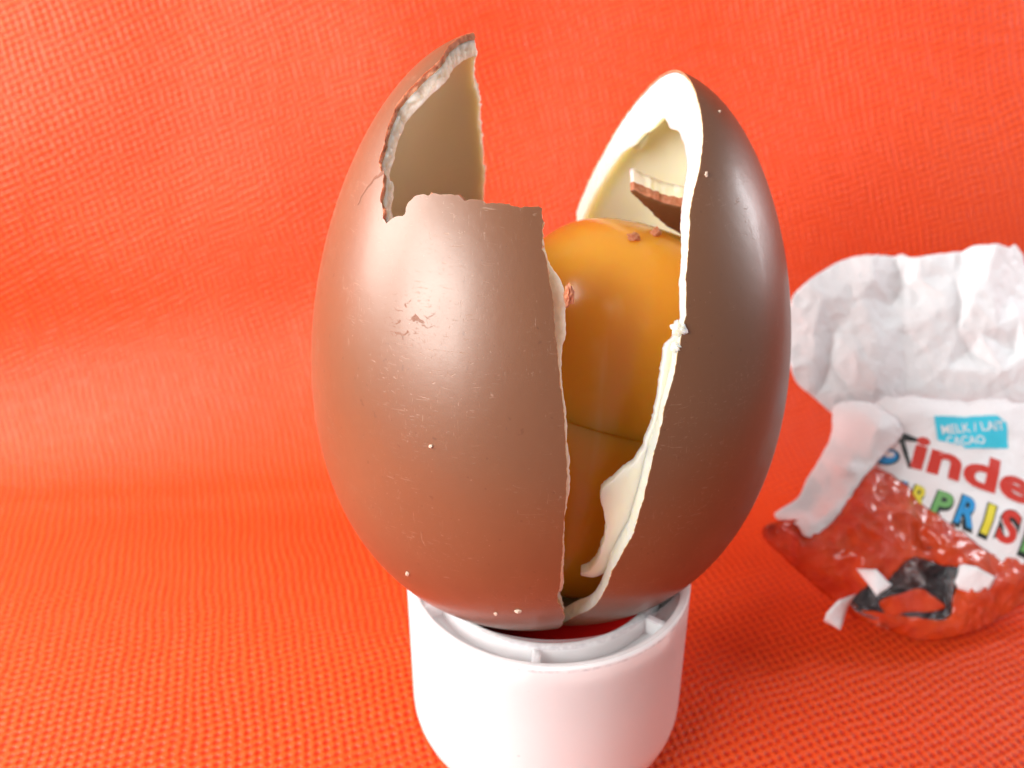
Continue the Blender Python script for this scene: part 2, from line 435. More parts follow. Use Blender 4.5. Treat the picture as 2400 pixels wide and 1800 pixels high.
def make_half(name, label, half, poly, jag, thick, loc, split, seed, rough_wall, ds=.014, wall=None, inner=None):
    t = empty(name, loc, label, "chocolate egg", "opened halves of the chocolate egg")
    P = resample(poly, ds, jag, seed)
    V, F, _ = fill(P, .035)
    bd = edge_info(V, F)
    bset = {i for e in bd['edges'] for i in e}
    tc = {}
    bpts = [V[i] for i in bset]
    def tf(v, i):
        if i not in tc:
            dd = 0 if i in bset else dist_poly(v, bpts, 1)
            tc[i] = thick(v, dd)
        return tc[i]
    hh = {'h': half, 't': tf}
    slab("outer_shell", hh, V, F, 0, split, (M_CHOC, M_FRAC, M_FRAC, M_SEAM), t, 3, bd, lambda v, i: rough_wall(v), seed, None, lambda v: v.length > 1.40 and v.y < 1.3 or v.x > .5)
    slab("white_lining", hh, V, F, split+.02, 1.0, (M_CREAM, wall or M_CREAMR, inner or M_CREAM), t, 5, bd, lambda v, i: rough_wall(v), seed+3)
    return t, V, bd

L_near = [(-1.15, -0.992), (-1.312, -0.784), (-1.45, -0.532), (-1.54, -0.315), (-1.562, -0.213), (-1.585, -0.011), (-1.574, 0.189), (-1.536, 0.445), (-1.466, 0.632)]
L_top = [(-1.384, 0.824), (-1.341, 0.807), (-1.275, 0.795), (-1.21, 0.78), (-1.143, 0.767), (-1.06, 0.749), (-1.019, 0.754), (-0.965, 0.749), (-0.904, 0.738), (-0.849, 0.711), (-0.807, 0.682), (-0.794, 0.652), (-0.799, 0.628), (-0.761, 0.612), (-0.738, 0.601), (-0.693, 0.604), (-0.65, 0.63), (-0.614, 0.662), (-0.555, 0.719), (-0.489, 0.759), (-0.451, 0.817), (-0.408, 0.867), (-0.361, 0.925), (-0.331, 0.969), (-0.327, 1.022), (-0.34, 1.096), (-0.343, 1.161), (-0.346, 1.224), (-0.3, 1.286), (-0.171, 1.366), (-0.06, 1.44), (-0.02, 1.478)]
L_far = [(0.05, 1.505), (0.215, 1.495), (0.45, 1.44), (0.782, 1.342), (1.012, 1.191), (1.258, 0.953), (1.414, 0.665)]
polyL = L_near + L_top + L_far + circ(18, -133, 1.55, 24)
def jagL(i, q):
    n0, n1 = len(L_near), len(L_near)+len(L_top)
    if i < n0-1: return .007
    if i < n1: return .026
    return .014
def thickL(v, dd):
    return .058 + .010*n3(v.x*2, v.y*2, 4) + .01*math.exp(-dd/.05) - .05*sm(.95, 1.5, v.y)*0 
def roughL(v):
    return .020 if v.y > .5 else .008
left, LV, Lbd = make_half("chocolate_egg_half", "left half of the chocolate egg with jagged hole broken below its pointed top", LH, polyL, jagL, thickL, (0, 0, -.25), .30, 1, roughL, inner=M_CREAM_SHADED)

R_near = [(0.962, -1.189), (1.25, -0.925), (1.362, -0.738), (1.508, -0.446), (1.57, -0.216), (1.585, -0.034), (1.573, 0.181), (1.545, 0.321), (1.517, 0.523), (1.396, 0.815), (1.233, 0.99), (0.978, 1.195), (0.74, 1.36), (0.45, 1.485), (0.2, 1.54)]
R_far = [(-0.08, 1.552), (-0.364, 1.515), (-0.666, 1.419), (-0.91, 1.29), (-1.09, 1.146), (-1.231, 1.003), (-1.376, 0.781)]
polyR = R_near[::-1]
polyR = R_near + R_far + circ(152, 309-4, 1.555, 24)
def jagR(i, q):
    return .008 if q.x > .6 and q.y < .95 and q.y > -1.0 else .006
def thickR(v, dd):
    top = sm(.2, 1.5, v.y)
    lump = .035*n3(v.x*3.2, v.y*3.2, 8)
    wd_ = .06+.035*top
    flange = math.exp(-(dd/wd_)**2)
    side = (.6+.4*sm(.4, -.2, v.x) + .3*sm(1.2, 1.5, v.y))*(1-.7*sm(-.5, -1.1, v.y))*(1-.8*sm(1.1, 1.45, v.x)*sm(1.1, .6, v.y))
    return .085 - .035*sm(1.1, 1.45, v.x)*sm(-.5, -.1, v.y)*sm(1.1, .6, v.y)*math.exp(-dd/.1) - .04*sm(-.7, -1.1, v.y)*sm(0, .5, v.x) + flange*((.03+.058*top)*side+lump*(.4+.6*top))
def roughR(v): return .006
right, RV, Rbd = make_half("chocolate_egg_half.001", "right half of the milk chocolate egg, whole to its tip with a thick white rim", RH, polyR, jagR, thickR, (0, 0, -.25), .03, 21, roughR, wall=M_CREAM)

# ragged white lip that sticks out past the seam of each half
def lip(name, half, outline, back, sc0, th, mat, parent, seed, amp=.012, label=None):
    P = resample(outline+back, .014, lambda i, q: amp if i < len(outline) else 0, seed)
    V, F, _ = fill(P, .03); bd = edge_info(V, F)
    H2 = {'h': half, 't': lambda v, i: 1.0}
    n = len(V); verts = [half.at(v.x, v.y, sc0) for v in V]+[half.at(v.x, v.y, sc0-th) for v in V]
    faces = [tuple(f) for f in F]+[tuple(n+i for i in reversed(f)) for f in F]
    for a, b in bd['edges']: faces.append((b, a, n+a, n+b))
    o = mesh_obj(name, verts, faces, mat, parent); fix_normals(o)
    bv = o.modifiers.new("bevel", 'BEVEL'); bv.width = .012*S; bv.segments = 2; bv.limit_method = 'ANGLE'; bv.angle_limit = math.radians(50)
    if label: o['label'] = label
    return o
R_lip = [(1.535, 0.324), (1.553, 0.242), (1.598, 0.193), (1.601, 0.117), (1.594, 0.029), (1.589, -0.087), (1.575, -0.243), (1.562, -0.338), (1.556, -0.416), (1.575, -0.476), (1.59, -0.601), (1.572, -0.682), (1.497, -0.75), (1.401, -0.833), (1.304, -0.924), (1.226, -1.016), (1.159, -1.10), (1.12, -1.16)]
lip("rim_lip", RH, R_lip, [(1.08, -1.10), (1.14, -.98), (1.25, -0.82), (1.36, -0.62), (1.44, -0.42), (1.47, -0.216), (1.49, -0.034), (1.49, 0.181), (1.50, 0.27)], .925, .035, M_CREAM, right, 41, .014, "ragged white lip along the lower seam")
L_lip = [(-1.40, 0.78), (-1.45, 0.70), (-1.50, 0.62), (-1.56, 0.56), (-1.60, 0.467), (-1.61, 0.337), (-1.60, 0.252), (-1.601, -0.032), (-1.575, -0.251), (-1.55, -0.366), (-1.485, -0.506), (-1.345, -0.77), (-1.15, -1.03)]
lip("rim_lip", LH, L_lip, [(-1.08, -0.98), (-1.25, -.75), (-1.38, -.5), (-1.47, -.3), (-1.50, 0), (-1.49, .2), (-1.45, .45), (-1.35, .72)], .955, .04, M_CREAMR, left, 51, .012, "ragged pale lip along the near seam")
def drip(p, size, sq, seed):
    bm = bmesh.new(); bmesh.ops.create_icosphere(bm, subdivisions=3, radius=1)
    for v in bm.verts:
        d = (1+.3*n3(v.co.x*1.3+seed, v.co.y*1.3, v.co.z*1.3))*size
        v.co = Vector(W((p.x+v.co.x*sq[0]*d, p.y+v.co.y*sq[1]*d, p.z+v.co.z*sq[2]*d)))
    me = bpy.data.meshes.new("cream_drip"); bm.to_mesh(me); bm.free(); me.materials.append(M_CREAM)
    for q in me.polygons: q.use_smooth = True
    o = bpy.data.objects.new("cream_drip", me); COL.objects.link(o); o.parent = right; o.matrix_parent_inverse = right.matrix_world.inverted()
drip(RH.at(-.655, 1.345, .885), .075, (1, .9, 1.25), 2)
# hairline cracks: thin dark grooves laid on the shells
def strip(name, half, pts, wdt, sc, mat, parent, seed=0, lift=.0025):
    P = []
    for k in range(len(pts)-1):
        a, b = Vector(pts[k]), Vector(pts[k+1]); m = max(2, int((b-a).length/.012))
        for j in range(m): P.append(a.lerp(b, j/m))
    P.append(Vector(pts[-1])); v = []; f = []; N = len(P)
    for k, p in enumerate(P):
        tg = (P[min(k+1, N-1)]-P[max(k-1, 0)]).normalized(); nn = Vector((-tg.y, tg.x))
        q = p+nn*.012*n3(p.x*40, p.y*40, seed); w_ = wdt*(1-.75*k/N)*(1+.5*n3(p.x*70, p.y*70, 3))
        v += [half.at(*(q-nn*w_), sc+lift*.3), half.at(*q, sc+lift), half.at(*(q+nn*w_), sc+lift*.3)]
        if k: a = 3*(k-1); f += [(a, a+1, a+4, a+3), (a+1, a+2, a+5, a+4)]
    return mesh_obj(name, v, f, mat, parent)
M_CRACK = simple("crack_brown", (0.16, 0.05, 0.02), .7)
M_CRACK2 = simple("crack_tan", (0.36, 0.22, 0.11), .7)
strip("crack", LH, [(-0.56, 0.738), (-0.501, 0.704), (-0.475, 0.673), (-0.46, 0.644), (-0.446, 0.605)], .008, 1.0, M_CRACK, left)
# the small broken piece standing inside the right half
def plate(name, O, ex, ey, ez, poly, bulge, th, mats, ds=.03, amp=.015, seed=0, parent=None):
    P = resample(poly, .016, lambda i, q: amp, seed); V, F, _ = fill(P, ds); bd = edge_info(V, F)
    n = len(V); f0 = lambda v, d: Vector(O)+ex*v.x+ey*v.y+ez*(bulge(v.x, v.y)-d)
    verts = [f0(v, 0) for v in V]+[f0(v, th) for v in V]; faces = [tuple(f) for f in F]+[tuple(n+i for i in reversed(f)) for f in F]
    mi = [0]*len(F)+[2]*len(F); E = bd['edges']; bs = sorted({a for e in E for a in e}); prev = {i: i for i in bs}
    for r in range(1, 6):
        if r == 5: cur = {i: n+i for i in bs}
        else:
            cur = {}
            for i in bs:
                v = V[i]; g = .014*(n3(v.x*30, v.y*30, r*3.3+seed)+.5*n3(v.x*70, v.y*70, r*5)); nx, ny = bd['nrm'][i]
                cur[i] = len(verts); verts.append(f0(Vector((v.x+nx*g, v.y+ny*g)), th*r/5))
        for a, b in E: faces.append((prev[b], prev[a], cur[a], cur[b])); mi.append(1 if r <= 2 else 3)
        prev = cur
    o = mesh_obj(name, verts, faces, mats, parent, mi); fix_normals(o); return o

# ---------------------------------------------------------------- capsule
CAPC = Vector((0.35, 0.48, 1.06)); cw = Vector((0.27, 0.20, 1.0)).normalized()
ce = Vector((0, 1, 0)).cross(cw).normalized(); cg = cw.cross(ce)
capsule = empty("toy_capsule", (0.15, .15, -.2), "amber-orange translucent plastic capsule standing inside the open chocolate egg", "toy capsule")
CR = .80
def capprof(z0, z1, top, n=14):
    out = []
    for i in range(n+1):
        a = math.pi/2*i/n; out.append((CR*abs(math.cos(a))**.72 if i < n else 0, top*(math.sin(a)**1.0)))
    return out
hz = .62
pt = [(CR-.045, .02), (CR, .025), (CR+.004, .04), (CR, .06), (CR, hz-.1)] + [(CR*math.cos(math.pi/2*i/16)**.75 if i < 16 else 0, hz+.66*math.sin(math.pi/2*i/16)) for i in range(17)]
lathe("upper_shell", pt, M_CAP1, capsule, CAPC, (ce, cg, cw), closed=False, seg=96)
pb = [(0, -1.38)] + [(CR*.97*math.sin(math.pi/2*i/14)**.8, -.75-.63*math.cos(math.pi/2*i/14)) for i in range(1, 15)] + [(CR*.99, -.50), (CR*.997, .018), (CR-.05, .02)]
lathe("lower_shell", pb, M_CAP2, capsule, CAPC, (ce, cg, cw), closed=False, seg=96)

def mould_line(az, w_=.011, up=.004):
    v = []; f = []; d = ce*math.cos(az)+cg*math.sin(az); s_ = -ce*math.sin(az)+cg*math.cos(az)
    pr = [(CR, .10), (CR, .3)] + pt[4:]
    for k, (r_, z_) in enumerate(pr):
        q0 = pr[max(k-1, 0)]; q1 = pr[min(k+1, len(pr)-1)]; tr, tz = q1[0]-q0[0], q1[1]-q0[1]; L = math.hypot(tr, tz) or 1
        nd = d*(tz/L)+cw*(-tr/L); p = CAPC+d*r_+cw*z_
        for sgn, hgt in ((-1, -.003), (-.4, up), (.4, up), (1, -.003)): v.append(p+s_*w_*sgn+nd*hgt)
        if k:
            a = 4*(k-1)
            for j in range(3): f.append((a+j, a+j+1, a+j+5, a+j+4))
    o = mesh_obj("mould_line", v, f, M_CAP1, capsule); return o
mould_line(math.radians(-62)); mould_line(math.radians(118))
# ---------------------------------------------------------------- shard
sh_x = Vector((.97, -.05, .03)).normalized(); sh_n = Vector((-.12, -.72, -.62)); sh_n = (sh_n-sh_x*sh_n.dot(sh_x)).normalized(); sh_y = sh_n.cross(sh_x)
shard_poly = [(-.36, .15), (-.28, .10), (-.14, .04), (0.0, .0), (.08, -.04), (.13, .0), (.2, .02), (.34, .0), (.5, -.02), (.5, -.5), (.25, -.46), (.05, -.34), (-.15, -.16), (-.3, .04), (-.38, .13)]
shard = plate("chocolate_shard", (0.90, 0.70, 2.48), sh_x, sh_y, sh_n, shard_poly, lambda x, y: .10-.12*(x-.1)**2-.25*(y+.2)**2, .17, [M_CHOC, M_FRAC, M_CREAM, M_CREAM], seed=70)
shard['label'] = "small brown shell fragment with white edge wedged behind the capsule"; shard['category'] = "chocolate piece"

# ---------------------------------------------------------------- crumbs
M_CRB = M_FRAC
def crumb(loc, size, mat, label, seed, sq=(1, 1, 1)):
    bm = bmesh.new(); bmesh.ops.create_icosphere(bm, subdivisions=3, radius=1)
    for v in bm.verts:
        d = 1+.55*n3(v.co.x*1.6+seed, v.co.y*1.6, v.co.z*1.6)+.35*n3(v.co.x*4, v.co.y*4+seed, v.co.z*4)
        v.co = Vector((v.co.x*sq[0], v.co.y*sq[1], v.co.z*sq[2]))*d*size
    me = bpy.data.meshes.new("chocolate_crumb")
    for v in bm.verts: v.co = v.co*S
    bm.to_mesh(me); bm.free(); me.materials.append(mat)
    o = bpy.data.objects.new("chocolate_crumb", me); COL.objects.link(o); o.location = W(loc)
    o['label'] = label; o['category'] = "crumb"; o['group'] = "crumbs clinging to the egg and capsule"
    return o
M_FLECK = simple("pale_crumb", (0.62, 0.46, 0.36), .5)
crumb((0.502, 0.271, 2.335), .034, M_FRAC, "brown crumb on top of the capsule, the left one of two", 3, (1.2, .8, .7))
crumb((0.661, 0.394, 2.327), .032, M_FRAC, "brown crumb on top of the capsule, nearer the right half", 8, (.9, .9, .9))
crumb(LH.at(-1.60, .49, .975), .06, M_FRAC, "large brown flake caught on the inner seam of the left half", 15, (.42, .42, 1.0))
crumb(RH.at(1.575, .27, .99), .042, M_CREAM, "white crumb hanging on the seam of the right half", 21, (1.0, .8, .8))
crumb(RH.at(1.58, .185, .985), .028, M_CREAM, "smaller white crumb just under the larger white one on the right seam", 24)
crumb((-0.352, -0.998, 0.423), .010, M_FLECK, "tiny pale crumb low on the left half near the cup, left of its neighbour", 31)
crumb((-0.221, -1.040, 0.478), .013, M_FLECK, "tiny pale crumb low on the left half near the bottom of the seam", 36, (1.4, 1, .8))
crumb((-0.876, -0.870, 0.618), .014, M_FLECK, "pale oval fleck at the lower left curve of the egg", 41, (.7, .7, 1.3))
crumb((-0.683, -1.058, 1.593), .010, M_FLECK, "bright speck at mid height on the front of the left half", 46)
crumb((1.019, 0.522, 3.053), .008, M_FLECK, "white dot near the top of the right half", 51)
crumb((0.865, 0.016, 2.777), .012, M_FLECK, "pale fleck beside the upper seam of the right half", 55, (.8, .8, 1.5))

# ---------------------------------------------------------------- wrapper
WT = math.radians(40); WO = Vector((3.19, 1.1, -1.53)); WX = Vector((1, 0, 0)); WY = Vector((0, math.sin(WT), math.cos(WT))); WN = Vector((0, -math.cos(WT), math.sin(WT)))
BACK_EDGE = [(-0.762, 2.778, 0.0), (-0.731, 3.093, 0.05), (-0.582, 3.263, 0.08), (-0.319, 3.451, 0.02), (-0.12, 3.547, 0.0), (0.088, 3.562, 0.06), (0.341, 3.567, 0.0), (0.413, 3.596, 0.0), (0.477, 3.537, 0.05), (0.569, 3.531, 0.1), (0.826, 3.585, 0.05), (1.004, 3.613, 0.02), (1.117, 3.639, 0.12), (1.278, 3.637, 0.16), (1.467, 3.635, 0.06), (1.524, 3.674, 0.05), (1.611, 3.606, 0.0), (1.663, 3.42, -0.05), (1.75, 2.905, -0.1), (1.74, 2.063, -0.1), (1.308, 1.836, -0.1), (0.866, 1.836, -0.1), (0.281, 1.832, -0.08), (-0.116, 1.832, -0.08), (-0.379, 1.975, -0.05), (-0.55, 2.129, -0.03), (-0.704, 2.259, 0.0), (-0.78, 2.446, 0.02)]
BACK_IN = [(-0.442, 3.101, 0.16), (-0.069, 3.115, 0.12), (0.284, 3.076, -0.04), (0.414, 3.273, -0.05), (0.522, 3.313, 0.1), (0.067, 3.29, 0.16), (-0.182, 3.265, 0.1), (0.327, 2.866, 0.02), (0.063, 2.691, 0.13), (0.341, 2.498, 0.0), (0.309, 2.168, -0.06), (-0.326, 2.778, 0.0), (-0.384, 2.463, -0.04), (-0.171, 2.553, 0.13), (-0.54, 2.833, 0.12), (-0.557, 2.475, 0.08), (-0.166, 2.172, 0.02), (0.026, 2.282, 0.12), (0.382, 2.186, -0.04), (0.537, 2.538, 0.02), (0.761, 3.101, 0.16), (0.889, 3.361, 0.1), (0.598, 2.88, 0.12), (0.942, 3.089, 0.06), (0.976, 2.602, -0.04), (1.007, 3.086, 0.2), (1.165, 3.275, 0.2), (1.002, 2.181, -0.02), (0.689, 2.395, 0.04), (1.225, 2.827, 0.14), (1.231, 2.378, 0.1), (1.446, 3.166, -0.02), (1.425, 2.602, -0.04), (1.39, 2.186, -0.04), (1.462, 2.933, 0.1), (1.51, 2.567, 0.08), (1.088, 2.384, 0.08), (0.781, 2.181, -0.02), (0.857, 2.759, 0.06), (1.058, 2.746, 0.1)]
FRONT_EDGE = [(-0.137, 1.924, 0.02), (0.013, 2.072, 0.1), (0.218, 2.107, 0.14), (0.529, 2.094, 0.12), (0.786, 2.058, 0.12), (0.986, 2.084, 0.16), (1.306, 2.049, 0.12), (1.779, 2.029, 0.05), (1.753, 1.491, 0.1), (1.633, 0.444, 0.1), (1.25, 0.481, 0.2), (1.055, 0.526, 0.28), (0.799, 0.577, 0.3), (0.647, 0.657, 0.3), (0.47, 0.799, 0.28), (0.303, 0.975, 0.24), (0.14, 1.148, 0.18), (-0.061, 1.341, 0.1), (-0.111, 1.499, 0.05), (-0.121, 1.724, 0.02)]
FRONT_IN = [(0.171, 1.908, 0.2), (0.381, 1.947, 0.22), (0.728, 1.908, 0.2), (1.006, 1.899, 0.24), (1.218, 1.733, 0.2), (0.203, 1.654, 0.16), (0.421, 1.557, 0.22), (0.728, 1.465, 0.26), (1.036, 1.336, 0.28), (1.351, 1.26, 0.22), (0.478, 1.211, 0.28), (0.716, 0.959, 0.32), (1.017, 0.835, 0.34), (0.233, 1.305, 0.2), (0.067, 1.669, 0.08), (1.427, 0.847, 0.2)]
SIDE_EDGE = [(-0.391, 2.041, 0.0), (-0.233, 2.081, 0.06), (-0.084, 2.049, 0.12), (-0.015, 1.973, 0.2), (0.098, 1.864, 0.24), (0.144, 1.733, 0.2), (-0.068, 1.536, 0.22), (-0.171, 1.426, 0.24), (-0.285, 1.322, 0.26), (-0.423, 1.127, 0.28), (-0.581, 0.903, 0.26), (-0.72, 0.79, 0.3), (-0.861, 0.81, 0.3), (-0.907, 0.916, 0.25), (-1.046, 0.981, 0.1), (-1.049, 1.033, 0.08), (-0.833, 1.166, 0.1), (-0.707, 1.368, 0.06), (-0.578, 1.545, 0.04), (-0.445, 1.772, 0.0)]
SIDE_IN = [(-0.285, 1.832, 0.14), (-0.172, 1.908, 0.2), (-0.096, 1.778, 0.3), (-0.29, 1.561, 0.2), (-0.472, 1.351, 0.18), (-0.582, 1.234, 0.1), (-0.421, 1.378, 0.28), (-0.628, 1.002, 0.3), (-0.74, 1.018, 0.14), (-0.758, 0.92, 0.3), (-0.807, 1.065, 0.1), (-0.166, 1.632, 0.28)]
BAG_EDGE = [(-1.175, 0.864, 0.0), (-1.061, 0.947, 0.1), (-0.875, 0.952, 0.18), (-0.819, 0.866, 0.22), (-0.695, 0.866, 0.22), (-0.562, 0.969, 0.22), (-0.41, 1.179, 0.2), (-0.246, 1.414, 0.18), (-0.057, 1.405, 0.16), (0.159, 1.247, 0.16), (0.33, 1.054, 0.2), (0.518, 0.864, 0.24), (0.749, 0.659, 0.26), (1.099, 0.601, 0.22), (1.521, 0.526, 0.1), (1.573, 0.397, 0.05), (1.105, 0.251, 0.12), (0.819, 0.092, 0.14), (0.561, -0.011, 0.14), (0.36, -0.07, 0.12), (0.163, -0.087, 0.1), (-0.06, -0.032, 0.06), (-0.362, 0.094, 0.02), (-0.589, 0.268, 0.0), (-0.863, 0.501, 0.0), (-1.079, 0.717, 0.0)]
BAG_IN = [(-0.857, 0.717, 0.3), (-0.654, 0.709, 0.42), (-0.423, 0.951, 0.4), (-0.237, 1.208, 0.3), (-0.129, 1.135, 0.22), (-0.101, 1.034, 0.38), (0.029, 0.991, 0.4), (0.139, 0.803, 0.24), (0.158, 0.918, 0.32), (-0.284, 0.78, 0.52), (-0.451, 0.625, 0.5), (-0.486, 0.433, 0.44), (-0.636, 0.438, 0.3), (-0.347, 0.24, 0.34), (0.323, 0.73, 0.4), (0.536, 0.571, 0.42), (0.699, 0.357, 0.36), (0.524, 0.24, 0.36), (0.421, 0.066, 0.28), (0.145, 0.027, 0.26), (-0.156, 0.065, 0.22), (0.983, 0.438, 0.3), (-0.023, 0.668, 0.44), (0.221, 0.654, 0.34), (-0.877, 0.582, 0.2), (-0.421, 0.528, 0.5)]
HOLE = [(-0.472, 0.249, 0.3), (-0.431, 0.356, 0.4), (-0.37, 0.402, 0.44), (-0.253, 0.386, 0.46), (-0.141, 0.503, 0.44), (0.008, 0.611, 0.4), (0.175, 0.584, 0.38), (0.321, 0.544, 0.4), (0.523, 0.531, 0.42), (0.438, 0.433, 0.42), (0.357, 0.279, 0.4), (0.309, 0.105, 0.34), (0.135, 0.093, 0.3), (-0.054, 0.124, 0.28), (-0.252, 0.155, 0.28), (-0.396, 0.171, 0.26)]
LINING_EDGE = [(-0.51, 0.242, 0.18), (-0.376, 0.459, 0.26), (-0.071, 0.617, 0.3), (0.171, 0.698, 0.28), (0.453, 0.658, 0.28), (0.688, 0.58, 0.24), (0.563, 0.241, 0.24), (0.417, 0.045, 0.2), (0.11, 0.044, 0.16), (-0.283, 0.103, 0.14)]
LINING_IN = [(-0.103, 0.326, -0.05), (-0.031, 0.401, 0.2), (0.041, 0.517, 0.3), (0.138, 0.399, 0.28), (0.228, 0.282, 0.14), (0.485, 0.455, -0.2), (0.511, 0.308, -0.2), (0.427, 0.243, 0.1), (0.08, 0.283, 0.1), (-0.089, 0.242, 0.2), (0.064, 0.202, 0.26), (0.294, 0.183, 0.06), (-0.209, 0.265, -0.12), (0.552, 0.447, 0.02), (0.169, 0.542, 0.2)]
TAB_A = [(-0.509, 0.516, 0.5), (-0.383, 0.503, 0.62), (-0.256, 0.374, 0.6), (-0.405, 0.286, 0.64), (-0.483, 0.444, 0.56)]
TAB_B = [(-0.477, 0.302, 0.36), (-0.675, 0.247, 0.5), (-0.793, 0.144, 0.52), (-0.806, 0.079, 0.46), (-0.657, 0.01, 0.42), (-0.6, 0.093, 0.36), (-0.543, 0.202, 0.34)]
TAB_C = [(0.421, 0.566, 0.44), (0.53, 0.528, 0.5), (0.698, 0.44, 0.46), (0.659, 0.348, 0.42), (0.523, 0.313, 0.42), (0.388, 0.348, 0.42), (0.353, 0.402, 0.44)]
SCRAP = [(-0.238, 0.171, 0.3), (-0.283, 0.24, 0.38), (-0.134, 0.298, 0.42), (0.059, 0.348, 0.4), (0.17, 0.279, 0.4), (0.279, 0.194, 0.36), (0.115, 0.155, 0.36), (-0.045, 0.155, 0.36), (-0.179, 0.124, 0.34)]
STRIP = [(0.449, 0.438, 0.3), (0.402, 0.455, 0.25), (0.355, 0.341, 0.2), (0.298, 0.143, 0.22), (0.311, 0.093, 0.3), (0.356, 0.24, 0.36)]
LABEL = [(0.447, 1.91, 0.26), (0.738, 1.897, 0.26), (1.025, 1.91, 0.26), (1.107, 1.844, 0.26), (1.085, 1.601, 0.26), (0.681, 1.598, 0.26), (0.672, 1.627, 0.26), (0.452, 1.679, 0.26)]
T_MELK = [(0.492, 1.745, 0.26), (1.081, 1.791, 0.26)]
T_CAO = [(0.622, 1.637, 0.26), (0.861, 1.643, 0.26)]
T_INDE = [(0.189, 1.458, 0.26), (1.145, 1.092, 0.26)]
T_RPRIS = [(0.123, 1.129, 0.3), (1.101, 0.675, 0.3)]
K_A = [(0.113, 1.833, 0.2), (0.153, 1.84, 0.2), (0.164, 1.76, 0.2), (0.294, 1.7, 0.2), (0.277, 1.667, 0.2), (0.182, 1.687, 0.2), (0.206, 1.431, 0.2), (0.18, 1.431, 0.2), (0.147, 1.667, 0.2), (0.093, 1.707, 0.2), (0.13, 1.747, 0.2)]
BALL = [(0.013, 1.562, 0.2)]
wrapper = empty("egg_wrapper", (3.4, 1.6, -ZF), "crumpled white and red foil egg wrapper with a torn hole, right of the egg", "wrapper")
def hfield(ctrl):
    pts = [Vector((a, b)) for a, b, c in ctrl]
    V, E, F, ov, oe, of = geometry.delaunay_2d_cdt(pts, [], [], 0, 1e-7)
    hs = [0]*len(V)
    for i, o in enumerate(ov): hs[i] = ctrl[o[0]][2] if o else 0
    tris = [(V[f[0]], V[f[1]], V[f[2]], hs[f[0]], hs[f[1]], hs[f[2]]) for f in F]
    def h(x, y):
        best = None
        for a, b, c, ha, hb, hc in tris:
            d = (b.y-c.y)*(a.x-c.x)+(c.x-b.x)*(a.y-c.y)
            if abs(d) < 1e-12: continue
            l1 = ((b.y-c.y)*(x-c.x)+(c.x-b.x)*(y-c.y))/d; l2 = ((c.y-a.y)*(x-c.x)+(a.x-c.x)*(y-c.y))/d; l3 = 1-l1-l2
            m = min(l1, l2, l3)
            if m > -1e-6: return l1*ha+l2*hb+l3*hc
            if best is None or m > best[0]:
                l1, l2, l3 = max(0, l1), max(0, l2), max(0, l3); s_ = l1+l2+l3; best = (m, (l1*ha+l2*hb+l3*hc)/s_)
        return best[1] if best else 0
    return h
def ridged(x, y, s, f): return 1-2*abs(n3(x*f, y*f, s))
def crumple(x, y, seed, a):
    return a*(ridged(x, y, seed, 1.8)*.9+ridged(x+.3, y, seed+4, 4.0)*.5+ridged(x, y+.7, seed+8, 8.5)*.25)
def sheet(name, edge, inner, mat, parent, seed, amp=.03, soft=1, holes=None, thick=.012, ds=.035, jag=.006, corner=True, fine=0, label=None):
    hf = hfield(edge+inner)
    P = resample([(a, b) for a, b, c in edge], .03, lambda i, q: jag, seed, smooth_corner=corner)
    V, F, _ = fill(P, ds)
    if holes:
        def inside(q, poly):
            r = False
            for k in range(len(poly)):
                a, b = poly[k], poly[(k+1) % len(poly)]
                if (a[1] > q.y) != (b[1] > q.y) and q.x < a[0]+(q.y-a[1])*(b[0]-a[0])/(b[1]-a[1]): r = not r
            return r
        hp = resample([(a, b) for a, b, c in holes], .03, lambda i, q: .02, seed+5)
        n = len(P); m = len(hp)
        pts = [v for v in V if not inside(v, hp) and min((v-p).length for p in hp) > ds*.5]
        nb = len(P)
        pts = P+[p for p in pts if min((p-q).length for q in P) > ds*.4]
        k0 = len(pts); pts = pts+hp
        r = geometry.delaunay_2d_cdt(pts, [(k, (k+1) % nb) for k in range(nb)]+[(k0+k, k0+(k+1) % m) for k in range(m)], [list(range(nb))], 1, 1e-7)
        V = r[0]; F = [f for f in r[2] if not inside((V[f[0]]+V[f[1]]+V[f[2]])/3, hp)]
    H = [hf(v.x, v.y) for v in V]
    nb = {}
    for f in F:
        for a in f: nb.setdefault(a, set()).update(f)
    for _ in range(soft):
        H = [(.5*H[i]+.5*sum(H[j] for j in nb[i])/len(nb[i])) if i in nb else H[i] for i in range(len(V))]
    H = [h+crumple(v.x, v.y, seed, amp)+fine*(.016*ridged(v.x*1.3, v.y, seed+2, 5)+.009*ridged(v.x, v.y*1.2, seed+6, 11)+.005*ridged(v.x, v.y, seed+7, 20)) for h, v in zip(H, V)]
    verts = [WO+WX*v.x+WY*v.y+WN*h for v, h in zip(V, H)]
    zmin = -ZF+.012
    for v in verts:
        if v.z < zmin: v.z = zmin
    o = mesh_obj(name, verts, F, mat, parent)
    so = o.modifiers.new("solid", 'SOLIDIFY'); so.thickness = thick*S; so.offset = -1
    if label: o['label'] = label
    def surf(x, y):
        return WO+WX*x+WY*y+WN*(hf(x, y)+crumple(x, y, seed, amp))
    return o, surf
sheet("back_flap", BACK_EDGE, [(a_, b_, c_*.6) for a_, b_, c_ in BACK_IN], M_PAPER, wrapper, 11, .010, 0, ds=.024, fine=.6, label="crinkled white unprinted top of the wrapper")
_, fsurf = sheet("printed_front", FRONT_EDGE, FRONT_IN, M_PAPER, wrapper, 12, .012, 3, jag=.03, label="white front of the wrapper carrying the printed name")
sheet("side_flap", SIDE_EDGE, SIDE_IN, M_PAPER, wrapper, 13, .012, 2, label="white flap folded forward on the left of the wrapper")
